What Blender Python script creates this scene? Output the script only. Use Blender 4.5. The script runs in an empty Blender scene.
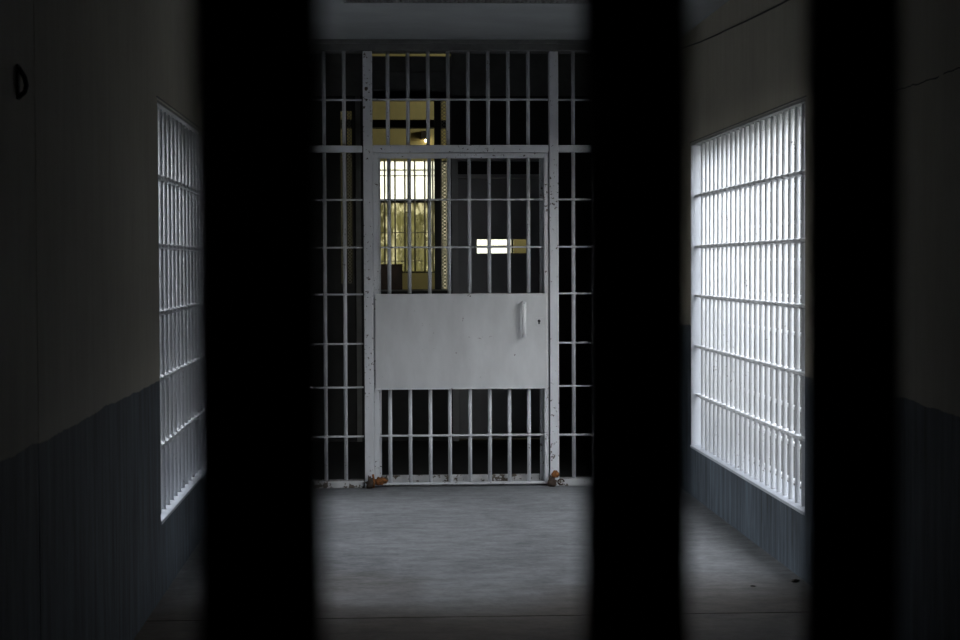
import bpy, bmesh, math, random
from mathutils import Vector, Matrix
random.seed(7)
sc = bpy.context.scene
COL = sc.collection
F = 1850.0                       # focal length in pixels of the 960x640 frame
EYE = 1.288                      # camera height

# the photographer's camera looks slightly right and down, rolled a touch
CAM_R = Matrix.Rotation(-.05060, 3, 'Z') @ Matrix.Rotation(math.pi / 2 - .02993, 3, 'X') @ Matrix.Rotation(-.004, 3, 'Z')
def ray(x, y): return CAM_R @ Vector(((x - 480) / F, (320 - y) / F, -1))
def at(x, y, Y):
    """pixel (x, y) of the photograph at depth Y -> world point"""
    d = ray(x, y) * (Y / ray(x, y).y)
    return (d.x, Y, EYE + d.z)
def at_X(x, y, X):
    d = ray(x, y); d = d * (X / d.x)
    return (X, d.y, EYE + d.z)
def at_Z(x, y, Z):
    d = ray(x, y); d = d * ((Z - EYE) / d.z)
    return (d.x, d.y, Z)

# ------------------------------------------------------------------ materials
def new_mat(name):
    m = bpy.data.materials.new(name); m.use_nodes = True
    nt = m.node_tree
    return m, nt, nt.nodes['Principled BSDF']

def N(nt, typ, **kw):
    n = nt.nodes.new(typ)
    for k, v in kw.items():
        if k in n.inputs: n.inputs[k].default_value = v
        else: setattr(n, k, v)
    return n

def math_(nt, op, a, b=None):
    n = nt.nodes.new('ShaderNodeMath'); n.operation = op
    for i, v in enumerate((a, b)):
        if v is None: continue
        if isinstance(v, (int, float)): n.inputs[i].default_value = v
        else: nt.links.new(v, n.inputs[i])
    return n.outputs[0]

def ramp(nt, fac, stops):
    n = nt.nodes.new('ShaderNodeValToRGB')
    e = n.color_ramp.elements
    e[0].position, e[0].color = stops[0][0], (*stops[0][1], 1)
    e[1].position, e[1].color = stops[1][0], (*stops[1][1], 1)
    for p, c in stops[2:]:
        q = e.new(p); q.color = (*c, 1)
    nt.links.new(fac, n.inputs[0])
    return n.outputs[0]

def mix(nt, fac, a, b):
    n = nt.nodes.new('ShaderNodeMix'); n.data_type = 'RGBA'
    for s, v in ((0, fac), (6, a), (7, b)):
        if isinstance(v, (int, float)): n.inputs[s].default_value = v
        elif isinstance(v, tuple): n.inputs[s].default_value = (*v, 1)
        else: nt.links.new(v, n.inputs[s])
    return n.outputs[2]

def pos(nt, scale=(1, 1, 1)):
    g = nt.nodes.new('ShaderNodeNewGeometry')
    mp = nt.nodes.new('ShaderNodeMapping'); mp.inputs['Scale'].default_value = scale
    nt.links.new(g.outputs['Position'], mp.inputs[0])
    return mp.outputs[0]

def noise(nt, scale, detail=4, rough=.6, stretch=(1, 1, 1)):
    n = nt.nodes.new('ShaderNodeTexNoise')
    n.inputs['Scale'].default_value = scale; n.inputs['Detail'].default_value = detail
    n.inputs['Roughness'].default_value = rough
    nt.links.new(pos(nt, stretch), n.inputs['Vector'])
    return n.outputs[0]

def bump(nt, b, h, strength, dist=.01):
    n = nt.nodes.new('ShaderNodeBump'); n.inputs['Strength'].default_value = strength
    n.inputs['Distance'].default_value = dist
    nt.links.new(h, n.inputs['Height']); nt.links.new(n.outputs[0], b.inputs['Normal'])

def painted_metal(name, base, rust=(.05, .03, .02), thresh=.615, rough=.45, scale=55):
    m, nt, b = new_mat(name)
    n1 = noise(nt, scale, 5, .62)
    n2 = noise(nt, 3.5, 3)
    s = math_(nt, 'ADD', math_(nt, 'MULTIPLY', n1, .72), math_(nt, 'MULTIPLY', n2, .28))
    chip = ramp(nt, s, [(thresh - .006, (0, 0, 0)), (thresh + .006, (1, 1, 1))])
    tone = ramp(nt, noise(nt, 9, 4, .6, (1, 1, .35)), [(.3, tuple(c * .84 for c in base)), (.7, base)])
    col = mix(nt, chip, tone, rust)
    nt.links.new(col, b.inputs['Base Color'])
    b.inputs['Roughness'].default_value = rough
    bump(nt, b, s, .25, .004)
    return m

def plain(name, base, rough=.6, metallic=0, var=.25, scale=12):
    m, nt, b = new_mat(name)
    nt.links.new(ramp(nt, noise(nt, scale, 4), [(.3, tuple(c * (1 - var) for c in base)), (.7, base)]), b.inputs['Base Color'])
    b.inputs['Roughness'].default_value = rough; b.inputs['Metallic'].default_value = metallic
    return m

def wall_mat(name, side):
    """off-white plaster above a dark blue-grey painted dado with a ragged edge"""
    m, nt, b = new_mat(name)
    g = nt.nodes.new('ShaderNodeNewGeometry')
    sp = nt.nodes.new('ShaderNodeSeparateXYZ'); nt.links.new(g.outputs['Position'], sp.inputs[0])
    y, z = sp.outputs[1], sp.outputs[2]
    wob = math_(nt, 'MULTIPLY', math_(nt, 'SUBTRACT', noise(nt, 2.2, 5, .65, (1, 1, .2)), .5), .05)
    line = math_(nt, 'ADD', wob, .838 if side == 'right' else .845)
    if side == 'right':   # the paint line steps up beyond the window
        line = math_(nt, 'ADD', line, math_(nt, 'MULTIPLY', math_(nt, 'GREATER_THAN', y, 9.0), .10))
    fac = ramp(nt, math_(nt, 'ADD', math_(nt, 'MULTIPLY', math_(nt, 'SUBTRACT', line, z), 220), .5), [(.0, (0, 0, 0)), (1.0, (1, 1, 1))])
    streak = noise(nt, 16, 5, .65, (1, 1, .10))
    patch = noise(nt, 1.3, 5, .6)
    upper = ramp(nt, math_(nt, 'ADD', math_(nt, 'MULTIPLY', streak, .4), math_(nt, 'MULTIPLY', patch, .6)),
                 [(.35, (.275, .252, .20)), (.65, (.365, .337, .272))])
    lower = ramp(nt, math_(nt, 'ADD', math_(nt, 'MULTIPLY', streak, .75), math_(nt, 'MULTIPLY', patch, .25)),
                 [(.38, LOW0), (.62, LOW1)])
    col = mix(nt, fac, upper, lower)
    # hairline crack running along the plaster
    if side == 'right':
        cl = math_(nt, 'ADD', 1.858, math_(nt, 'MULTIPLY', math_(nt, 'SUBTRACT', noise(nt, 3.0, 6, .7), .5), .045))
        d = math_(nt, 'ABSOLUTE', math_(nt, 'SUBTRACT', z, cl))
        on = math_(nt, 'MULTIPLY', math_(nt, 'LESS_THAN', d, .0022), math_(nt, 'LESS_THAN', y, 6.3))
        on = math_(nt, 'MULTIPLY', on, math_(nt, 'GREATER_THAN', noise(nt, 4.0, 2), .40))
        col = mix(nt, on, col, (.02, .02, .02))
    nt.links.new(col, b.inputs['Base Color'])
    b.inputs['Roughness'].default_value = .75
    bump(nt, b, streak, .12, .01)
    return m
LOW0, LOW1 = (.005, .008, .012), (.066, .088, .112)

def floor_mat():
    m, nt, b = new_mat('concrete_floor')
    s1 = noise(nt, 8.0, 8, .72, (.9, 1.5, 1))
    s2 = noise(nt, 1.1, 4, .6)
    s3 = noise(nt, 40, 4, .6)
    v = math_(nt, 'ADD', math_(nt, 'ADD', math_(nt, 'MULTIPLY', s1, .5), math_(nt, 'MULTIPLY', s2, .3)), math_(nt, 'MULTIPLY', s3, .2))
    col = ramp(nt, v, [(.40, (.075, .078, .081)), (.60, (.205, .212, .217))])
    g = nt.nodes.new('ShaderNodeNewGeometry')
    sp = nt.nodes.new('ShaderNodeSeparateXYZ'); nt.links.new(g.outputs['Position'], sp.inputs[0])
    near_fade = math_(nt, 'ADD', sp.outputs[1], math_(nt, 'MULTIPLY', math_(nt, 'SUBTRACT', s2, .5), 2.2))
    near_fade = ramp(nt, math_(nt, 'SUBTRACT', near_fade, 6.6), [(0, (1, 1, 1)), (1, (0, 0, 0))])  # browner concrete nearer; its long fade also paints the window light's falloff
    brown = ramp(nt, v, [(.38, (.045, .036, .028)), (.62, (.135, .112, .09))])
    col = mix(nt, near_fade, col, brown)
    nt.links.new(col, b.inputs['Base Color'])
    b.inputs['Roughness'].default_value = .62
    bump(nt, b, v, .35, .02)
    return m

M = {}
M['white'] = painted_metal('white_painted_steel', (.62, .63, .65))
M['white_clean'] = painted_metal('white_painted_bars', (.58, .59, .61), thresh=.64, scale=80)
M['handle'] = painted_metal('bright_white_paint', (.82, .82, .82), thresh=.60, scale=60)
M['panel'] = painted_metal('white_painted_sheet_steel', (.58, .585, .59), rust=(.12, .10, .09), thresh=.655, scale=30)
M['lining'] = painted_metal('bluish_grey_lining', (.40, .42, .46), thresh=.68)
M['grimy'] = painted_metal('grimy_white_paint', (.50, .50, .50), rust=(.10, .08, .06), thresh=.56, scale=30)
M['header'] = plain('header_concrete', (.13, .13, .125), .8, 0, .35, 9)
M['black'] = plain('black_painted_steel', (.012, .012, .012), .6)
M['dark'] = plain('dark_steel', (.03, .03, .032), .5)
M['wall_right'] = wall_mat('plaster_right', 'right')
M['wall_left'] = wall_mat('plaster_left', 'left')
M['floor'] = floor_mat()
M['ceiling'] = plain('ceiling_plaster', (.27, .28, .28), .8, 0, .2, 3)
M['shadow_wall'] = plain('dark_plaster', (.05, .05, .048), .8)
M['lintel'] = plain('lintel_boards', (.26, .26, .245), .7)
M['cream'] = plain('cream_wall_paint', (.58, .54, .30), .7, 0, .15, 3)
M['grey_door'] = painted_metal('grey_door_paint', (.42, .42, .43), thresh=.72)
M['grey_frame'] = painted_metal('grey_frame_paint', (.52, .52, .52), thresh=.72)
M['rust'] = plain('orange_rust', (.30, .11, .025), .9, 0, .8, 70)
M['rust_dark'] = plain('dark_rust', (.07, .045, .03), .9, 0, .6, 60)
M['wood'] = plain('dark_wood', (.10, .055, .03), .5, 0, .4, 20)
M['leaf'] = plain('shrub_leaf', (.20, .20, .08), .6, 0, .5, 8)
M['leaf2'] = plain('dry_leaf', (.03, .025, .02), .8)
M['stem'] = plain('shrub_stem', (.07, .05, .03), .8)
M['ground'] = plain('bare_ground', (.05, .05, .047), .9, 0, .3, 2)
M['blocker'] = plain('sky_blocker', (.012, .012, .013), .9, 0, .3, 2)  # near black, for the added walls that hold back sky light

def emit(name, color, strength):
    m, nt, b = new_mat(name)
    b.inputs['Emission Color'].default_value = (*color, 1); b.inputs['Emission Strength'].default_value = strength
    b.inputs['Base Color'].default_value = (*color, 1)
    return m
M['bulb'] = emit('lamp_bulb', (1, .80, .42), 14)

def dirty_glass(name='dirty_glass', clear=(.34, .32, .24), dirt=((.06, .056, .026), (.24, .225, .125)), lo=.25, hi=.95):
    m = bpy.data.materials.new(name); m.use_nodes = True
    nt = m.node_tree; nt.nodes.clear()
    out = nt.nodes.new('ShaderNodeOutputMaterial')
    tr = nt.nodes.new('ShaderNodeBsdfTransparent'); tr.inputs[0].default_value = (*clear, 1)
    tl = nt.nodes.new('ShaderNodeBsdfTranslucent')
    n1 = noise(nt, 9, 6, .7, (1.4, 1, .35))
    nt.links.new(ramp(nt, n1, [(.3, dirt[0]), (.7, dirt[1])]), tl.inputs[0])
    fac = ramp(nt, noise(nt, 14, 6, .7, (1.5, 1, .5)), [(.40, (lo,) * 3), (.58, (hi,) * 3)])
    mx = nt.nodes.new('ShaderNodeMixShader')
    nt.links.new(fac, mx.inputs[0]); nt.links.new(tr.outputs[0], mx.inputs[1]); nt.links.new(tl.outputs[0], mx.inputs[2])
    nt.links.new(mx.outputs[0], out.inputs[0])
    return m
M['glass'] = dirty_glass()
M['grey_glass'] = dirty_glass('grey_glass', (.22, .21, .17), ((.16, .15, .10), (.20, .19, .14)), .1, .4)
M['dim_glass'] = dirty_glass('dim_glass', (.08, .075, .055), ((.03, .028, .018), (.10, .09, .06)), .2, .8)
M['frosted'] = dirty_glass('frosted_glass', (.52, .51, .45), ((.26, .26, .19), (.30, .30, .24)), .1, .35)

# ------------------------------------------------------------------ mesh building
class MB:
    def __init__(s): s.v, s.f, s.sm = [], [], []
    def box(s, x0, x1, y0, y1, z0, z1):
        b = len(s.v)
        s.v += [(x, y, z) for x in (x0, x1) for y in (y0, y1) for z in (z0, z1)]
        for q in ((0, 1, 3, 2), (4, 6, 7, 5), (0, 4, 5, 1), (2, 3, 7, 6), (0, 2, 6, 4), (1, 5, 7, 3)):
            s.f.append(tuple(b + i for i in q)); s.sm.append(False)
        return s
    def obox(s, c, d, l, w, h):
        """box of length l along unit direction d (xy), width w, height h, centred on c"""
        b = len(s.v); n = (-d[1], d[0])
        for i in (-1, 1):
            for j in (-1, 1):
                for k in (-1, 1):
                    s.v.append((c[0] + d[0] * l * i / 2 + n[0] * w * j / 2, c[1] + d[1] * l * i / 2 + n[1] * w * j / 2, c[2] + h * k / 2))
        for q in ((0, 1, 3, 2), (4, 6, 7, 5), (0, 4, 5, 1), (2, 3, 7, 6), (0, 2, 6, 4), (1, 5, 7, 3)):
            s.f.append(tuple(b + i for i in q)); s.sm.append(False)
        return s
    def tube(s, pts, r, n=12):
        pts = [Vector(p) for p in pts]
        b = len(s.v); ref = None
        for i, p in enumerate(pts):
            t = (pts[min(i + 1, len(pts) - 1)] - pts[max(i - 1, 0)]).normalized()
            if ref is None: ref = Vector((1, 0, 0)) if abs(t.x) < .9 else Vector((0, 1, 0))
            u = (ref - t * ref.dot(t)).normalized(); w = t.cross(u); ref = u
            rr = r[i] if isinstance(r, (list, tuple)) else r
            for k in range(n):
                a = 2 * math.pi * k / n
                s.v.append(tuple(p + u * (rr * math.cos(a)) + w * (rr * math.sin(a))))
        for i in range(len(pts) - 1):
            for k in range(n):
                s.f.append((b + i * n + k, b + i * n + (k + 1) % n, b + (i + 1) * n + (k + 1) % n, b + (i + 1) * n + k)); s.sm.append(True)
        s.f.append(tuple(b + k for k in range(n))[::-1]); s.sm.append(False)
        e = b + (len(pts) - 1) * n
        s.f.append(tuple(e + k for k in range(n))); s.sm.append(False)
        return s
    def blob(s, c, r, seed, amp=.35, n=12, m=9):
        rnd = random.Random(seed); b = len(s.v)
        R = r if isinstance(r, tuple) else (r, r, r)
        s.v.append((c[0], c[1], c[2] - R[2]))
        for j in range(1, m):
            th = math.pi * j / m
            for k in range(n):
                a = 2 * math.pi * k / n; q = 1 + rnd.uniform(-amp, amp)
                s.v.append((c[0] + R[0] * q * math.sin(th) * math.cos(a), c[1] + R[1] * q * math.sin(th) * math.sin(a), c[2] - R[2] * q * math.cos(th)))
        s.v.append((c[0], c[1], c[2] + R[2])); e = len(s.v) - 1
        for k in range(n):
            s.f.append((b, b + 1 + (k + 1) % n, b + 1 + k)); s.sm.append(True)
            o = b + 1 + (m - 2) * n
            s.f.append((o + k, o + (k + 1) % n, e)); s.sm.append(True)
        for j in range(m - 2):
            for k in range(n):
                o = b + 1 + j * n
                s.f.append((o + k, o + (k + 1) % n, o + n + (k + 1) % n, o + n + k)); s.sm.append(True)
        return s
    def build(s, name, mat, parent=None, bevel=0, origin=None, weld=False):
        o0 = Vector(parent.location) if parent and parent.parent is None else (Vector(parent['_w']) if parent else Vector((0, 0, 0)))
        org = Vector(origin) if origin is not None else o0
        me = bpy.data.meshes.new(name)
        me.from_pydata([tuple(Vector(v) - org) for v in s.v], [], s.f)
        me.polygons.foreach_set('use_smooth', s.sm); me.update()
        if weld:
            bm = bmesh.new(); bm.from_mesh(me); bmesh.ops.remove_doubles(bm, verts=bm.verts, dist=2e-4); bm.to_mesh(me); bm.free()
        me.materials.append(mat)
        o = bpy.data.objects.new(name, me); COL.objects.link(o)
        if parent: o.parent = parent
        o.location = org - o0
        if bevel:
            md = o.modifiers.new('bevel', 'BEVEL'); md.width = bevel; md.segments = 2; md.limit_method = 'ANGLE'
        if parent: o['_w'] = tuple(org)
        return o

def empty(name, loc, label, cat, group=None):
    o = bpy.data.objects.new(name, None); COL.objects.link(o); o.location = loc
    return tag(o, label, cat, group)
def tag(o, label, cat, group=None):
    o['label'] = label; o['category'] = cat
    if group: o['group'] = group
    return o
def struct(o):
    o['kind'] = 'structure'; return o
def part_copy(src, parent, wloc):
    c = src.copy(); COL.objects.link(c); c.parent = parent
    c.location = Vector(wloc) - Vector(parent.location)
    return c

# ------------------------------------------------------------------ room shell
XL, XR = -.877, 1.69            # inner faces of the corridor walls
T = .16                         # wall thickness
YF = 10.70                      # far bar wall
CZ = 2.58                       # ceiling height
RW = dict(y0=7.40, y1=10.22, z0=.265, z1=1.956)   # right window opening
LW = dict(y0=7.20, y1=10.15, z0=.283, z1=1.934)   # left window opening
YB = -1.6

def wall_with_window(name, xa, xb, w, mat, joints):
    m = MB()
    ys = [YB] + [j for j in joints if j < w['y0']] + [w['y0']]
    for i in range(len(ys) - 1):   # plaster panels with an open joint between them
        m.box(xa, xb, ys[i] + (.004 if i else 0), ys[i + 1] - (.004 if i < len(ys) - 2 else 0), 0, CZ)
    if joints:
        inner, outer = (xa, xb) if abs(xa) < abs(xb) else (xb, xa)
        for j in joints:
            q0, q1 = sorted((outer, inner + (outer - inner) * .3))
            m.box(q0, q1, j - .004, j + .004, 0, CZ)
    m.box(xa, xb, w['y0'], w['y1'], 0, w['z0']).box(xa, xb, w['y0'], w['y1'], w['z1'], CZ)
    m.box(xa, xb, w['y1'], YF + .16, 0, CZ)
    return struct(m.build(name, mat))
wall_with_window('wall_right', XR, XR + T, RW, M['wall_right'], [])
wall_with_window('wall_left', XL - T, XL, LW, M['wall_left'], [at_X(37, 300, XL)[1]])
struct(MB().box(XL - T, XR + T, YB - .15, YB, 0, CZ).build('wall_back', M['shadow_wall']))

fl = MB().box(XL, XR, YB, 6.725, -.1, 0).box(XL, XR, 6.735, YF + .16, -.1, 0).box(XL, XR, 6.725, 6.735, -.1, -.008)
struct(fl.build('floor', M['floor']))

# ceiling with the opening for the vent
VX0, VX1, VY0, VY1 = -.20, 1.16, 8.1, 9.14
ce = MB().box(XL - T, XR + T, YB - .15, VY0, CZ, CZ + .12).box(XL - T, XR + T, VY1, YF + .16, CZ, CZ + .12)
ce.box(XL - T, VX0, VY0, VY1, CZ, CZ + .12).box(VX1, XR + T, VY0, VY1, CZ, CZ + .12)
struct(ce.build('ceiling', M['ceiling']))
# header above the bar wall
HZ = at(460, 53.2, YF)[2]
struct(MB().box(XL, XR, YF - .03, YF + .14, HZ + .012, CZ).box(XL, XR, YF - .05, YF + .12, HZ + .05, CZ)
       .build('trim_1', M['header'], bevel=.004))

# ------------------------------------------------------------------ side windows: linings and bar grilles
BAR_R = .0112
def side_window(n, w, side):
    s = 1 if side == 'right' else -1
    X = XR if side == 'right' else XL
    xw = lambda a, b: tuple(sorted((X + s * a, X + s * b)))
    root = bpy.data.objects.new('window_%d' % n, None); COL.objects.link(root)
    root.location = (X, (w['y0'] + w['y1']) / 2, w['z0']); struct(root)
    a, b = xw(.004, T - .002)
    t = .008
    MB().box(a, b, w['y0'], w['y0'] + t, w['z0'], w['z1']).box(a, b, w['y1'] - t, w['y1'], w['z0'], w['z1']).build('window_jamb', M['lining'], root)
    a, b = xw(-.004, T)
    MB().box(a, b, w['y0'] + t, w['y1'] - t, w['z0'], w['z0'] + .014).build('window_sill', M['lining'], root, bevel=.003)
    a, b = xw(.006, T - .002)
    MB().box(a, b, w['y0'] + t, w['y1'] - t, w['z1'] - .012, w['z1']).build('window_head', M['lintel'], root)
    a, b = xw(-.003, .004)
    MB().box(a, b, w['y0'] - .02, w['y1'] + .01, w['z1'] + .001, w['z1'] + .007).build('lintel_edge', M['dark'], root)
    # outer steel sash with horizontal glazing bars
    m = MB(); a, b = xw(T + .002, T + .022)
    k = 0; z = w['z0'] + .02
    while z < w['z1']:
        m.box(a, b, w['y0'] + .02, w['y1'] - .02, z, z + .014); z += .169
    for y in (w['y0'], w['y1'] - .03): m.box(a, b, y, y + .03, w['z0'], w['z1'])
    m.build('window_sash', M['white_clean'], root)

def side_grille(w, side, y_first, n, pitch, zr, label):
    s = 1 if side == 'right' else -1
    X = (XR if side == 'right' else XL) + s * .036
    root = empty('window_grille', (X, (w['y0'] + w['y1']) / 2, w['z0'] + .014), label, 'window bars', 'barred window grilles along the corridor')
    z0, z1 = w['z0'] + .0145, w['z1'] - .0125
    b0 = None
    for i in range(n):
        p = (X, y_first + i * pitch, z0)
        if b0 is None:
            b0 = MB().tube([(p[0], p[1], z0), (p[0], p[1], z1)], BAR_R, 14).build('bar', M['white_clean'], root, origin=p)
        else: part_copy(b0, root, p)
    r0 = None
    for z in zr:
        p = (X, (w['y0'] + w['y1']) / 2, z)
        if r0 is None:
            m = MB()
            ya, yb = w['y0'] + .009, w['y1'] - .009
            m.box(X - .013, X + .013, ya, yb, z - .0055, z + .0055)
            for i in range(n):       # swelling where each bar passes through
                y = y_first + i * pitch
                m.tube([(X, y, z - .0105), (X, y, z - .006), (X, y, z + .006), (X, y, z + .0105)], [.017, .0215, .0215, .017], 12)
            r0 = m.build('rail', M['white_clean'], root, origin=p)
        else: part_copy(r0, root, p)
    return root

side_window(1, LW, 'left')
side_window(2, RW, 'right')
side_grille(RW, 'right', 7.574, 21, .1221, [1.663, 1.383, 1.110, .831, .561], 'brightly lit white bar grille in the window of the right wall')
side_grille(LW, 'left', 7.43, 19, .143, [1.643, 1.368, 1.100, .836, .566], 'dim bluish white bar grille in the window of the left wall')

# ------------------------------------------------------------------ far bar wall
def px(x): return at(x, 300, YF)[0]
def pz(y): return at(460, y, YF)[2]
YC = YF + .03                    # plane of the bars
grille = empty('bar_screen', (px(460), YC, 0), 'tall white steel bar partition closing the far end of the corridor', 'bar partition')
# curb under the side bars
MB().box(XL, px(363), YF - .02, YF + .10, 0, .040).build('curb', M['grimy'], grille, bevel=.006)
MB().box(px(558), XR, YF - .02, YF + .10, 0, .040).build('curb', M['grimy'], grille, bevel=.006)
for xa, xb in ((364, 373.4), (549.6, 558.6)):
    MB().box(px(xa), px(xb), YF - .015, YF + .07, .0, HZ + .01).build('post', M['white'], grille, bevel=.004)
MB().box(XL + .001, px(363), YF - .008, YF + .06, pz(152), pz(145.5)).box(px(373), px(549), YF - .008, YF + .06, pz(152.5), pz(145))\
    .box(px(558), XR - .001, YF - .008, YF + .06, pz(152), pz(145.2)).build('transom_rail', M['white'], grille, bevel=.003)
# inner jambs behind the door opening, rear threshold
MB().box(px(373), px(381), YF + .072, YF + .11, .0, pz(152)).build('inner_jamb', M['white'], grille)
MB().box(px(541), px(549), YF + .072, YF + .11, .0, pz(152)).build('inner_jamb', M['white'], grille)
MB().box(px(381.2), px(540.8), YF + .080, YF + .11, .0, .060).build('threshold', M['grimy'], grille, bevel=.004)
def bars_in(root, xs, z0, z1, name='bar', r=BAR_R):
    b0 = None
    for x in xs:
        p = (px(x), YC, z0)
        if b0 is None: b0 = MB().tube([(p[0], p[1], z0), (p[0], p[1], z1)], r, 14).build(name, M['white_clean'], root, origin=p)
        else: part_copy(b0, root, p)
side_x = [244.5, 264.6, 284.7, 304.8, 325, 345] + [574, 594.2, 614.4, 634.6, 654.8, 674]
bars_in(grille, side_x, .039, pz(151))
bars_in(grille, side_x + [388.8, 408.9, 429, 449, 469, 489, 509, 529], pz(146), HZ + .012)
def rail(root, xa, xb, y, xs, name='rail', t=.0045):
    z = pz(y)
    m = MB().box(px(xa) if xa else XL + .001, px(xb) if xb else XR - .001, YC - .016, YC + .016, z - t, z + t)
    for x in xs: m.tube([(px(x), YC, z - t - .002), (px(x), YC, z + t + .002)], .0165, 10)
    return m.build(name, M['white_clean'], root)
L_x, R_x = side_x[:6], side_x[6:]
for y in (199.5, 247.2, 294, 343.5, 387, 436):
    rail(grille, None, 363, y, L_x); rail(grille, 558, None, y, R_x)
rail(grille, None, 363, 99.6, L_x); rail(grille, 558, None, 99.4, R_x)
rail(grille, 373, 549, 99.2, [388.8, 408.9, 429, 449, 469, 489, 509, 529])

# the door in the bar wall
door = empty('cell_gate', (px(461), YC, .012), 'white barred cell door with solid middle panel, pull handle and keyhole', 'door')
Dx = [389.6, 409.8, 430, 449.6, 469.8, 489.7, 509.4, 529]
bars_in(door, Dx, pz(294), pz(156))
bars_in(door, Dx, .022, pz(386))
MB().box(px(373.6), px(378.5), YF, YF + .055, .013, pz(153)).build('stile', M['white'], door, bevel=.002)
MB().box(px(544.5), px(548.4), YF, YF + .055, .013, pz(153)).build('stile', M['white'], door, bevel=.002)
MB().box(px(378.5), px(544.5), YF + .006, YF + .052, pz(158), pz(153.2)).build('top_rail', M['white'], door, bevel=.002)
MB().box(px(378.5), px(544.5), YF + .002, YF + .052, .013, .024).build('bottom_rail', M['white'], door, bevel=.002)
for y in (199.5, 247.2): rail(door, 378.5, 544.5, y, Dx)
rail(door, 378.5, 544.5, 435.6, Dx)
panel = MB().box(px(375), px(546.6), YF - .016, YF - .004, pz(388), pz(293.6)).build('door_plate', M['panel'], door, bevel=.003)
MB().box(px(374.5), px(547), YF - .018, YF + .05, pz(389), pz(387.6)).build('panel_edge', M['white'], door)
# handle
hx, hz0, hz1 = px(523.2), pz(337), pz(302)
hd = MB(); hy = YF - .068
hd.tube([(hx, hy, hz0), (hx, hy, hz1)], .0125, 12)
hd = hd.build('handle', M['handle'], door)
for z in (hz0 + .004, hz1 - .004):
    MB().tube([(hx, hy - .013, z), (hx, YF - .016, z)], .0085, 12).build('handle_mount', M['white'], hd)
lp = MB().box(px(535.6), px(543), YF - .019, YF - .016, pz(326.5), pz(318)).build('lock_plate', M['panel'], door, bevel=.0015)
kz = pz(321.3)
kh = MB().tube([(px(538.7), YF - .0202, kz), (px(538.7), YF - .0188, kz)], .0085, 14)
kh.box(px(538.7) - .0045, px(538.7) + .0045, YF - .0202, YF - .0188, kz - .018, kz)
kh.build('keyhole', M['black'], lp)

# rusted pivots at the feet of the two door posts
def pivot(x, label, seed, left):
    X = px(x); Y = YF - .045
    r = empty('rusted_pivot', (X, Y, 0), label, 'rusted hinge', 'rusted pivots at the feet of the cell door posts')
    if left:
        MB().blob((X - .008, Y, .030), (.024, .022, .036), seed, .4).build('corroded_base', M['rust_dark'], r)
        MB().blob((X + .050, Y + .012, .040), (.036, .010, .022), seed + 1, .4).build('rust_flake', M['rust'], r)
        MB().tube([(X + .012, Y - .004, .004), (X + .016, Y - .006, .04), (X + .008, Y - .004, .082)], .006, 8).build('pin', M['rust'], r)
    else:
        MB().blob((X + .006, Y, .072), (.024, .020, .020), seed, .25).build('pin_head', M['rust'], r)
        MB().blob((X - .016, Y, .028), (.024, .020, .030), seed + 1, .45).build('corroded_base', M['rust_dark'], r)
        pts = [(X + .036 + .018 * math.cos(a), Y - .006, .028 + .016 * math.sin(a)) for a in [k * .55 for k in range(11)]]
        MB().tube(pts, .0045, 8).build('wire_curl', M['rust_dark'], r)
pivot(370.5, 'dark crumbled rust pivot at the foot of the left door post', 11, True)
pivot(553.5, 'bright orange rusted pivot at the foot of the right door post', 21, False)

# ------------------------------------------------------------------ lobby behind the bar wall
YP = 13.5
def qx(x, Y=YP): return at(x, 220, Y)[0]
def qz(y, Y=YP): return at(430, y, Y)[2]
HC = 4.2
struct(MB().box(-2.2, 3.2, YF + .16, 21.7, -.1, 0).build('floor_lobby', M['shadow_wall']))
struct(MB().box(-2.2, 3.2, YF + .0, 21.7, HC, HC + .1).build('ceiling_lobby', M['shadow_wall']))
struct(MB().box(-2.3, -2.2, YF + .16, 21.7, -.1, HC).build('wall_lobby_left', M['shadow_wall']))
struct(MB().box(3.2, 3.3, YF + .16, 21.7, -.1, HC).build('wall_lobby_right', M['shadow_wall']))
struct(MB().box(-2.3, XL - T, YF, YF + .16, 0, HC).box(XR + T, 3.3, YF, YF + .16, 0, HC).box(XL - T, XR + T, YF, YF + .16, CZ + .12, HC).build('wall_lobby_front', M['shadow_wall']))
# cross partition
p = MB(); ya, yb = YP, YP + .12
p2 = MB()
def pq(x0, x1, y0, y1):
    if y0 is None and not (x0 == 366 and y1 == 44):
        p2.box(qx(x0) if x0 is not None else -2.2, qx(x1) if x1 is not None else 3.2, ya - .03, yb, qz(96), HC); y0 = 96
    p.box(qx(x0) if x0 is not None else -2.2, qx(x1) if x1 is not None else 3.2, ya, yb, qz(y1) if y1 is not None else 0, qz(y0) if y0 is not None else HC)
pq(None, 341, None, None); pq(341, 352, None, 110); pq(341, 352, 283, None)
pq(352, 366, None, None)
pq(366, 452, None, 44)
pq(366, 452, 291, None)                       # counter wall
pq(452, 550, None, 158); pq(550, None, None, None)
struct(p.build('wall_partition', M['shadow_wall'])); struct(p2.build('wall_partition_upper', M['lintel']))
# boarded lintel over the opening, open slit above it
t = MB()
for a, b, d in ((56, 71.5, .0), (72.5, 89.5, .0), (91, 100, .03)):
    t.box(qx(366.1), qx(451.9), ya + .02 + d, yb - .01, qz(b), qz(a))
t.box(qx(366.1), qx(451.9), ya + .05, yb - .02, qz(99), qz(56.5))
struct(t.build('trim_2', M['lintel']))
struct(MB().box(qx(356), qx(361), ya - .02, ya, 0, qz(96)).build('trim_3', M['lintel']))
struct(MB().box(qx(366), qx(452), ya - .08, yb + .04, qz(291), qz(289.5)).build('trim_4', M['lintel'], bevel=.003))

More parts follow.
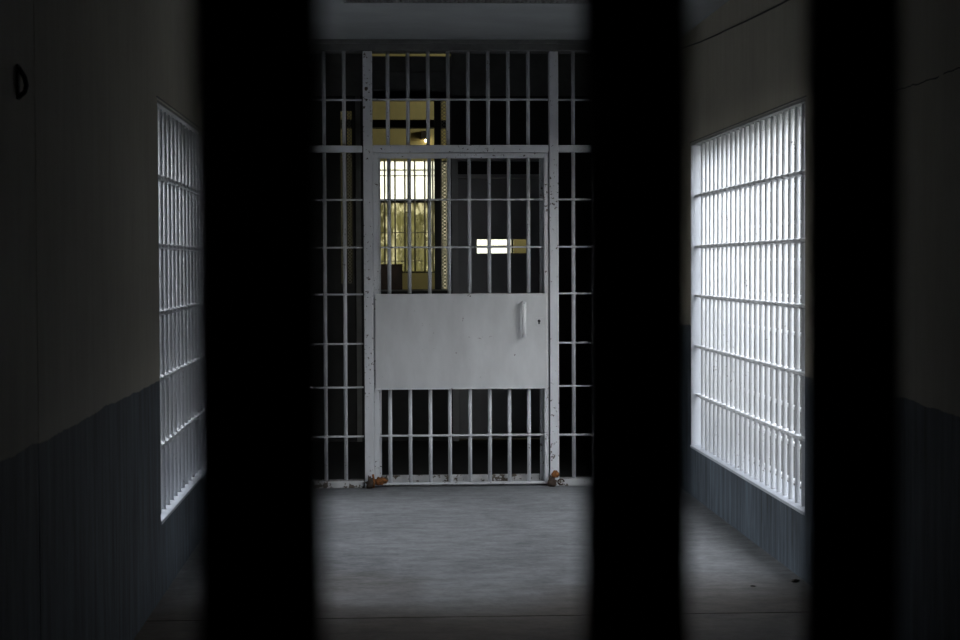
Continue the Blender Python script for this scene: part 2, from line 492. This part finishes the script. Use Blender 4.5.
# expanded metal panels
def lattice(x0, x1, z0, z1, y, cell_w, cell_h, th, depth):
    m = MB(); n = max(1, round((x1 - x0) / cell_w)); w = (x1 - x0) / n
    nz = int((z1 - z0) / (cell_h / 2))
    for k in range(n + 1):
        for side in (1,):
            for i in range(nz):
                za, zb = z0 + i * cell_h / 2, z0 + (i + 1) * cell_h / 2
                def xo(j): return max(x0, min(x1, x0 + k * w + w / 2 * (1 if (j + k) % 2 else -1)))
                xa, xb = xo(i), xo(i + 1)
                b = len(m.v)
                for (xx, zz) in ((xa, za), (xb, zb)):
                    m.v += [(xx - th / 2, y, zz), (xx + th / 2, y, zz), (xx + th / 2, y + depth, zz), (xx - th / 2, y + depth, zz)]
                for q in ((0, 1, 5, 4), (1, 2, 6, 5), (2, 3, 7, 6), (3, 0, 4, 7)):
                    m.f.append(tuple(b + c for c in q)); m.sm.append(False)
    return m
def mesh_gate(x0, x1, xp0, xp1, y0, y1, label, xr=None, nw=2):
    r = empty('mesh_gate', (qx((x0 + x1) / 2), YP + .02, qz(y1)), label, 'mesh gate', 'narrow mesh strips in the partition')
    MB().box(qx(xp0), qx(xp1), YP + .01, YP + .05, qz(y1), qz(y0)).build('gate_post', M['dark'], r, bevel=.003)
    if xr: MB().box(qx(xr[0]), qx(xr[1]), YP + .01, YP + .05, qz(y1), qz(y0)).build('gate_post', M['dark'], r, bevel=.003)
    lattice(qx(x0), qx(x1), qz(y1), qz(y0), YP + .022, qx(x1) / 1 * 0 + (qx(x1) - qx(x0)) / nw, .0255, .0098, .008).build('expanded_metal', M['lintel'], r, weld=True)
mesh_gate(441.2, 448.6, 434.6, 441.2, 100, 289.4, 'bright lit expanded metal mesh strip beside the yellow window opening', (448.6, 451.9), 3)
mesh_gate(342.5, 351.0, 345.8, 347.6, 110, 283, 'dim pair of expanded metal mesh strips left of the cell door post', None, 4)

# solid door with a viewing slot
sd = empty('steel_cell_gate', (qx(500), YP + .05, 0), 'grey solid steel cell door with bright viewing slot seen through the bars', 'door')
fr = MB()
fr.box(qx(452), qx(458), YP - .03, YP + .12, 0, qz(158)).box(qx(541), qx(550), YP - .03, YP + .12, 0, qz(158))
fr.box(qx(458), qx(541), YP - .03, YP + .12, qz(178), qz(174.5))
MB().box(qx(458), qx(541), YP + .10, YP + .12, qz(174.5), qz(161)).build('recess_shade', M['black'], sd)  # black sheet painting the shade of the recess above the door
fr.box(qx(458), qx(541), YP - .03, YP + .12, qz(161), qz(158))
fr.build('door_frame', M['grey_frame'], sd)
lf = MB(); y0_, y1_ = YP + .03, YP + .075
X0, X1, S0, S1 = qx(458.5), qx(540.5), qx(477), qx(527)
zb, zt, zs0, zs1 = .01, qz(178.5), qz(253.5), qz(239.5)
lf.box(X0, S0, y0_, y1_, zb, zt).box(S1, X1, y0_, y1_, zb, zt).box(S0, S1, y0_, y1_, zb, zs0).box(S0, S1, y0_, y1_, zs1, zt)
leaf = lf.build('door_leaf', M['grey_door'], sd)
MB().box(S0 - .012, S1 + .012, y0_ - .006, y0_, zs1, zs1 + .012).box(S0 - .012, S1 + .012, y0_ - .006, y0_, zs0 - .012, zs0)\
    .box(S0 - .012, S0, y0_ - .006, y0_, zs0, zs1).box(S1, S1 + .012, y0_ - .006, y0_, zs0, zs1).build('slot_frame', M['grey_door'], sd)

# dark wooden box standing on the counter ledge
bx = empty('wooden_box', (qx(388), YP - .02, qz(289.5)), 'dark wooden box standing on the ledge below the yellow window', 'box')
MB().box(qx(375), qx(402), YP - .07, YP + .10, qz(289.4), qz(265.5)).build('box_body', M['wood'], bx, bevel=.004)
MB().box(qx(374.6), qx(402.4), YP - .075, YP + .105, qz(265.5), qz(264)).build('box_lid', M['wood'], bx, bevel=.002)

# ------------------------------------------------------------------ hall behind, with its barred window
YE = 21.5
e = MB(); EX0, EX1, EZ0, EZ1 = qx(360, YE), qx(436.5, YE), qz(273, YE), qz(160.5, YE)
GX0, GX1, GZ0, GZ1 = qx(464, YE), qx(513.5, YE), qz(262, YE), qz(216, YE)
ya, yb = YE, YE + .2
SX0, SX1, SZ0, SZ1 = qx(439, YE), qx(453, YE), qz(291, YE), qz(160.5, YE)      # slim light beside it
LX0, LX1, LZ0, LZ1 = qx(338, YE), qx(354, YE), qz(284, YE), qz(150, YE)  # added slit window, gives the left mesh strip its brightness from behind
e.box(-2.2, LX0, ya, yb, 0, HC).box(LX1, EX0, ya, yb, 0, HC).box(LX0, LX1, ya, yb, 0, LZ0).box(LX0, LX1, ya, yb, LZ1, HC)
e.box(EX1, SX0, ya, yb, 0, HC).box(SX0, SX1, ya, yb, 0, SZ0).box(SX0, SX1, ya, yb, SZ1, HC)
e.box(EX0, EX1, ya, yb, 0, EZ0).box(EX0, EX1, ya, yb, EZ1, HC).box(SX1, GX0, ya, yb, 0, HC)
e.box(GX0, GX1, ya, yb, 0, GZ0).box(GX0, GX1, ya, yb, GZ1, HC).box(GX1, 3.2, ya, yb, 0, HC)
struct(e.build('wall_hall_end', M['cream']))
w3 = bpy.data.objects.new('window_3', None); COL.objects.link(w3); w3.location = ((EX0 + EX1) / 2, YE, EZ0); struct(w3)
MB().box(EX0, EX1, YE + .1, YE + .16, qz(202.5, YE), qz(199, YE)).box(EX0, EX0 + .02, YE + .1, YE + .16, EZ0, EZ1).box(EX1 - .02, EX1, YE + .1, YE + .16, EZ0, EZ1)\
    .box(EX0, EX1, YE + .1, YE + .16, EZ0, EZ0 + .02).box(EX0, EX1, YE + .1, YE + .16, qz(170, YE), qz(169, YE)).build('window_frame', M['dark'], w3)
MB().box(EX0 + .02, EX1 - .02, YE + .128, YE + .132, EZ0 + .02, qz(202.5, YE)).build('window_pane', M['glass'], w3)
MB().box(EX0 + .02, EX1 - .02, YE + .128, YE + .132, qz(199, YE), EZ1).build('window_pane', M['frosted'], w3)
g3 = empty('hall_window_grille', ((EX0 + EX1) / 2, YE + .05, EZ0), 'small dark bar grille across the bright window at the end of the hall', 'window bars')
b0 = None
for x in (364.8, 374.8, 384.8, 395.2, 405, 415, 425, 433):
    pnt = (qx(x, YE), YE + .05, EZ0)
    if b0 is None: b0 = MB().tube([(pnt[0], pnt[1], EZ0), (pnt[0], pnt[1], EZ1)], .010, 10).build('bar', M['lintel'], g3, origin=pnt)
    else: part_copy(b0, g3, pnt)
for y in (175.5, 199.5, 232.5, 261):
    MB().box(EX0, EX1, YE + .035, YE + .065, qz(y, YE) - .005, qz(y, YE) + .005).build('rail', M['lintel'], g3)
for n_, (a0, a1, c0, c1), g_ in ((5, (SX0, SX1, SZ0, SZ1), 'grey_glass'), (6, (LX0, LX1, LZ0, LZ1), 'dim_glass')):
    ws = bpy.data.objects.new('window_%d' % n_, None); COL.objects.link(ws); ws.location = ((a0 + a1) / 2, YE, c0); struct(ws)
    MB().box(a0, a0 + .015, YE + .1, YE + .14, c0, c1).box(a1 - .015, a1, YE + .1, YE + .14, c0, c1).box(a0, a1, YE + .1, YE + .14, c0, c0 + .015).box(a0, a1, YE + .1, YE + .14, c1 - .015, c1).build('window_frame', M['dark'], ws)
    MB().box(a0 + .015, a1 - .015, YE + .118, YE + .122, c0 + .015, c1 - .015).build('window_pane', M[g_], ws)
w4 = bpy.data.objects.new('window_4', None); COL.objects.link(w4); w4.location = ((GX0 + GX1) / 2, YE, GZ0); struct(w4)
MB().box(GX0, GX1, YE + .1, YE + .14, qz(247.2, YE), qz(245.6, YE)).box(GX0, GX0 + .02, YE + .1, YE + .14, GZ0, GZ1).box(GX1 - .02, GX1, YE + .1, YE + .14, GZ0, GZ1)\
    .box(GX0, GX1, YE + .1, YE + .14, GZ1 - .02, GZ1).box(GX0, GX1, YE + .1, YE + .14, GZ0, GZ0 + .02).build('window_frame', M['dark'], w4)
MB().box(GX0 + .02, GX1 - .02, YE + .118, YE + .122, GZ0 + .02, GZ1 - .02).build('window_pane', M['frosted'], w4)
# ceiling-high tie beam crossing the hall
struct(MB().box(-2.2, 3.2, 18.9, 19.1, qz(128, 19), qz(120.5, 19)).build('trim_5', M['shadow_wall']))
# lamps: one on the wall, and an unseen pendant added to light the hall
wl = empty('wall_lamp', (qx(425, YE), YE, qz(137, YE)), 'small dark wall lamp with lit bulb above the hall window', 'lamp')
MB().box(qx(421, YE), qx(429, YE), YE - .12, YE, qz(139.5, YE), qz(131.5, YE)).build('lamp_housing', M['dark'], wl, bevel=.004)
MB().blob((qx(426.5, YE), YE - .07, qz(141.2, YE)), (.020, .020, .016), 3, 0, 12, 8).build('bulb', M['bulb'], wl)
def fill_light(loc, power):
    ld = bpy.data.lights.new('hall_fill_light', 'POINT'); ld.energy = power; ld.color = (1, .90, .58); ld.shadow_soft_size = .08
    lo = bpy.data.objects.new('hall_fill_light', ld); COL.objects.link(lo); lo.location = loc
    return lo
pl = empty('hall_fill_lamp', (1.9, 19.9, 3.2), 'added warm pendant lamp, out of view, lighting the hall behind the solid door', 'lamp')
MB().tube([(1.9, 19.9, 3.27), (1.9, 19.9, HC)], .008, 8).build('cord', M['dark'], pl)
MB().tube([(1.9, 19.9, 3.14), (1.9, 19.9, 3.27)], [.17, .03], 20).build('shade', M['dark'], pl)
MB().blob((1.9, 19.9, 3.09), .045, 4, 0, 12, 8).build('bulb', M['bulb'], pl)
HALL_FILL = fill_light((1.9, 19.9, 3.0), 40); HALL_FILL.parent = pl; HALL_FILL.location = (0, 0, -.2)

# ------------------------------------------------------------------ foreground barred door, half open in front of the camera
fg_pts = [(at(258, 320, .362)[0], .362), None, (at(853, 320, .494)[0], .494)]
_a, _b = Vector(fg_pts[0]), Vector(fg_pts[2]); _k = at(636, 320, 1)[0]
_t = (_k * _a.y - _a.x) / ((_b.x - _a.x) - _k * (_b.y - _a.y)); fg_pts[1] = tuple(_a + (_b - _a) * _t)
d = Vector((fg_pts[2][0] - fg_pts[0][0], fg_pts[2][1] - fg_pts[0][1])); dn = d.normalized()
o0 = Vector(fg_pts[0])
ts = [-.2, -.1, 0, (Vector(fg_pts[1]) - o0).dot(dn), d.length, d.length + .1, d.length + .2, d.length + .3, d.length + .4]
fg = empty('foreground_grille', (o0.x, o0.y, 0), 'black out of focus bar grille close in front of the camera', 'bar grille')
fb = None
for tt in ts:
    q = o0 + dn * tt
    pnt = (q.x, q.y, .02)
    if fb is None: fb = MB().tube([(q.x, q.y, .02), (q.x, q.y, 2.2)], .0130, 20).build('bar', M['black'], fg, origin=pnt)
    else: part_copy(fb, fg, pnt)
ca = o0 + dn * (ts[0] - .06); cb = o0 + dn * (ts[-1] + .06); cm = (ca + cb) / 2; L = (cb - ca).length
for k in range(9):
    z = .05 + .278 * k if k < 8 else 2.19
    if z > 2.2: continue
    MB().obox((cm.x, cm.y, z), dn, L, .035, .010).build('rail', M['black'], fg)
for c in (ca, cb): MB().obox((c.x, c.y, 1.11), dn, .04, .045, 2.2).build('stile', M['black'], fg)
MB().obox((cm.x, cm.y, .015), dn, L, .045, .03).build('bottom_rail', M['black'], fg)

# ------------------------------------------------------------------ small things
# ceiling vent
v = empty('ceiling_vent', ((VX0 + VX1) / 2, (VY0 + VY1) / 2, CZ), 'dark expanded metal vent grille set into the corridor ceiling', 'vent')
m = MB()
cw, ch = .022, .040
nx = int((VX1 - VX0) / cw); ny = int((VY1 - VY0) / (ch / 2))
for k in range(nx + 1):
    for i in range(ny):
        yA, yB = VY1 - i * ch / 2, VY1 - (i + 1) * ch / 2
        def xo(j): return max(VX0, min(VX1, VX0 + k * cw + cw / 2 * (1 if (j + k) % 2 else -1)))
        xa, xb = xo(i), xo(i + 1); b = len(m.v)
        for xx, yy in ((xa, yA), (xb, yB)):
            m.v += [(xx - .003, yy, CZ - .004), (xx + .003, yy, CZ - .004), (xx + .003, yy, CZ + .012), (xx - .003, yy, CZ + .012)]
        for q in ((0, 1, 5, 4), (1, 2, 6, 5), (2, 3, 7, 6), (3, 0, 4, 7)):
            m.f.append(tuple(b + c for c in q)); m.sm.append(False)
m.build('expanded_metal', M['lintel'], v, weld=True)
MB().box(VX0 - .02, VX1 + .02, VY1, VY1 + .022, CZ - .006, CZ).box(VX0 - .02, VX1 + .02, VY0 - .022, VY0, CZ - .006, CZ)\
    .box(VX0 - .022, VX0, VY0, VY1, CZ - .006, CZ).box(VX1, VX1 + .022, VY0, VY1, CZ - .006, CZ).build('vent_frame', M['ceiling'], v)
MB().box(VX0, VX1, VY0, VY1, CZ + .115, CZ + .12).box(VX0, VX0 + .004, VY0, VY1, CZ + .012, CZ + .115).box(VX1 - .004, VX1, VY0, VY1, CZ + .012, CZ + .115)\
    .box(VX0, VX1, VY1 - .004, VY1, CZ + .012, CZ + .115).build('duct', M['black'], v)

# cable slung along the right wall under the ceiling
def on_right(x, y): return at_X(x, y, XR - .006)
cpts = [on_right(*c) for c in ((678.5, 49), (686, 47), (700, 42), (715, 35.5), (730, 28.3), (745, 21.5), (760, 14.2), (775, 6.8), (789, -.5), (812, -13), (840, -30), (866, -47))]
tag(MB().tube(cpts, .0042, 8).build('cable', M['black']), 'thin black cable sagging across the upper right wall', 'cable')

# dark hook bracket on the left wall
Yh = at_X(17, 82, XL)[1]; Zh = at_X(17, 82, XL)[2]
hb = empty('wall_bracket', (XL, Yh, Zh), 'small dark hook bracket on the upper left wall near the camera', 'bracket')
MB().box(XL, XL + .006, Yh - .012, Yh + .012, Zh - .042, Zh + .042).build('back_plate', M['black'], hb, bevel=.002)
MB().tube([(XL + .004, Yh, Zh + 0.034), (XL + .018, Yh, Zh + 0.012), (XL + .022, Yh, Zh - 0.008), (XL + .018, Yh, Zh - 0.024), (XL + .004, Yh, Zh - 0.036)], .006, 8).build('hook', M['black'], hb)

# litter on the floor by the right wall
def litter(x, y, s, label, seed):
    X, Y, _ = at_Z(x, y, 0)
    m = MB(); rnd = random.Random(seed)
    for k in range(3): m.blob((X + rnd.uniform(-s, s), Y + rnd.uniform(-s, s), s * .30), (s * .8, s * .6, s * .30), seed + k, .4)
    tag(m.build('dry_leaf', M['leaf2'], origin=(X, Y, 0)), label, 'leaf litter')
litter(794, 582.5, .018, 'dark curled dry leaf on the floor against the right wall', 5)
litter(754, 586.5, .008, 'tiny dark leaf scrap on the open floor near the right wall', 9)

# ------------------------------------------------------------------ outdoors
struct(MB().box(-30, 30, -12, 70, -.35, -.12).build('ground', M['ground']))
struct(MB().box(XR + 2.6, XR + 2.8, 6, 11.4, -.12, 2.7).box(XR + T + .3, XR + 2.6, 11.2, 11.4, -.12, 4.6).build('sky_blocker_right', M['blocker']))  # dark walls added to cut the sky light reaching the right window
struct(MB().box(XL - 9, XL - T - .04, 6.3, 6.5, -.12, 5.5).box(XL - 9, XL - .5, 10.7, 10.9, -.12, 5.0).box(XL - 9.2, XL - 9, 6.3, 10.9, -.12, 1.4).build('sky_blocker_left', M['blocker']))  # added walls shaping the sky light that enters from the left
def shrub(x, y, h, w, seed, label):
    rnd = random.Random(seed)
    r = empty('shrub', (x, y, -.12), label, 'shrub', 'shrubs outside the hall window')
    st = MB()
    for k in range(6):
        a = rnd.uniform(0, 6.28); q = rnd.uniform(.2, .8) * w / 2
        st.tube([(x, y, -.12), (x + q * .4 * math.cos(a), y + q * .4 * math.sin(a), h * .5), (x + q * math.cos(a), y + q * math.sin(a), h * .92)], [.03, .02, .008], 6)
    st.build('stem', M['stem'], r)
    m = MB()
    for k in range(1500):
        a = rnd.uniform(0, 6.28); t_ = rnd.random(); q = w / 2 * math.sqrt(rnd.random()) * (1 - .35 * t_)
        c = Vector((x + q * math.cos(a), y + q * math.sin(a), .05 + t_ * (h - .05)))
        u = Vector((rnd.uniform(-1, 1), rnd.uniform(-1, 1), rnd.uniform(-.6, .6))).normalized(); n = u.cross(Vector((rnd.uniform(-1, 1), rnd.uniform(-1, 1), rnd.uniform(-1, 1)))).normalized()
        s = rnd.uniform(.035, .07); b = len(m.v)
        m.v += [tuple(c - u * s), tuple(c + n * s * .45), tuple(c + u * s), tuple(c - n * s * .45)]
        m.f.append((b, b + 1, b + 2, b + 3)); m.sm.append(False)
    m.build('foliage', M['leaf'], r)
shrub(-.22, 23.6, 2.02, .52, 31, 'leafy green shrub outside the hall window, left one of the pair')
shrub(.34, 23.9, 1.96, .52, 32, 'leafy green shrub outside the hall window, right one of the pair')

# ------------------------------------------------------------------ light
w = bpy.data.worlds.new('overcast'); sc.world = w; w.use_nodes = True
nt = w.node_tree; bg = nt.nodes['Background']
tc = nt.nodes.new('ShaderNodeTexCoord'); sp = nt.nodes.new('ShaderNodeSeparateXYZ')
nt.links.new(tc.outputs['Generated'], sp.inputs[0])
nt.links.new(ramp(nt, sp.outputs[2], [(0, (.95, .97, .94)), (.5, (.90, .95, 1.03))]), bg.inputs[0])
# uneven overcast: brighter towards the west and south
st = math_(nt, 'SUBTRACT', 9.8, math_(nt, 'ADD', math_(nt, 'MULTIPLY', sp.outputs[0], 2.2), math_(nt, 'MULTIPLY', sp.outputs[1], 1.8)))
nt.links.new(st, bg.inputs[1])
def portal(X, w, s):
    ld = bpy.data.lights.new('window_portal', 'AREA'); ld.shape = 'RECTANGLE'
    ld.size = w['z1'] - w['z0']; ld.size_y = w['y1'] - w['y0']
    ld.cycles.is_portal = True
    o = bpy.data.objects.new('window_portal', ld); COL.objects.link(o)
    o.location = (X, (w['y0'] + w['y1']) / 2, (w['z0'] + w['z1']) / 2)
    o.rotation_euler = (0, s * math.pi / 2, 0)
portal(XR + T + .05, RW, 1)
portal(XL - T - .05, LW, -1)

# ------------------------------------------------------------------ camera
cd = bpy.data.cameras.new('camera'); cam = bpy.data.objects.new('camera', cd); COL.objects.link(cam)
cam.location = (0, 0, EYE); cam.rotation_euler = CAM_R.to_euler()
cd.sensor_width = 36; cd.lens = F / 960 * 36
cd.clip_start = .02; cd.clip_end = 200
cd.dof.use_dof = True; cd.dof.focus_distance = 10.7; cd.dof.aperture_fstop = 10.5
sc.camera = cam
sc.view_settings.view_transform = 'Standard'; sc.view_settings.look = 'None'
sc.view_settings.gamma = 1; sc.view_settings.use_curve_mapping = False
sc.view_settings.exposure = 0.27
sc.cycles.use_denoising = True
sc.cycles.max_bounces = 8; sc.cycles.diffuse_bounces = 5; sc.cycles.transparent_max_bounces = 12
for o in bpy.data.objects:
    if '_w' in o.keys(): del o['_w']
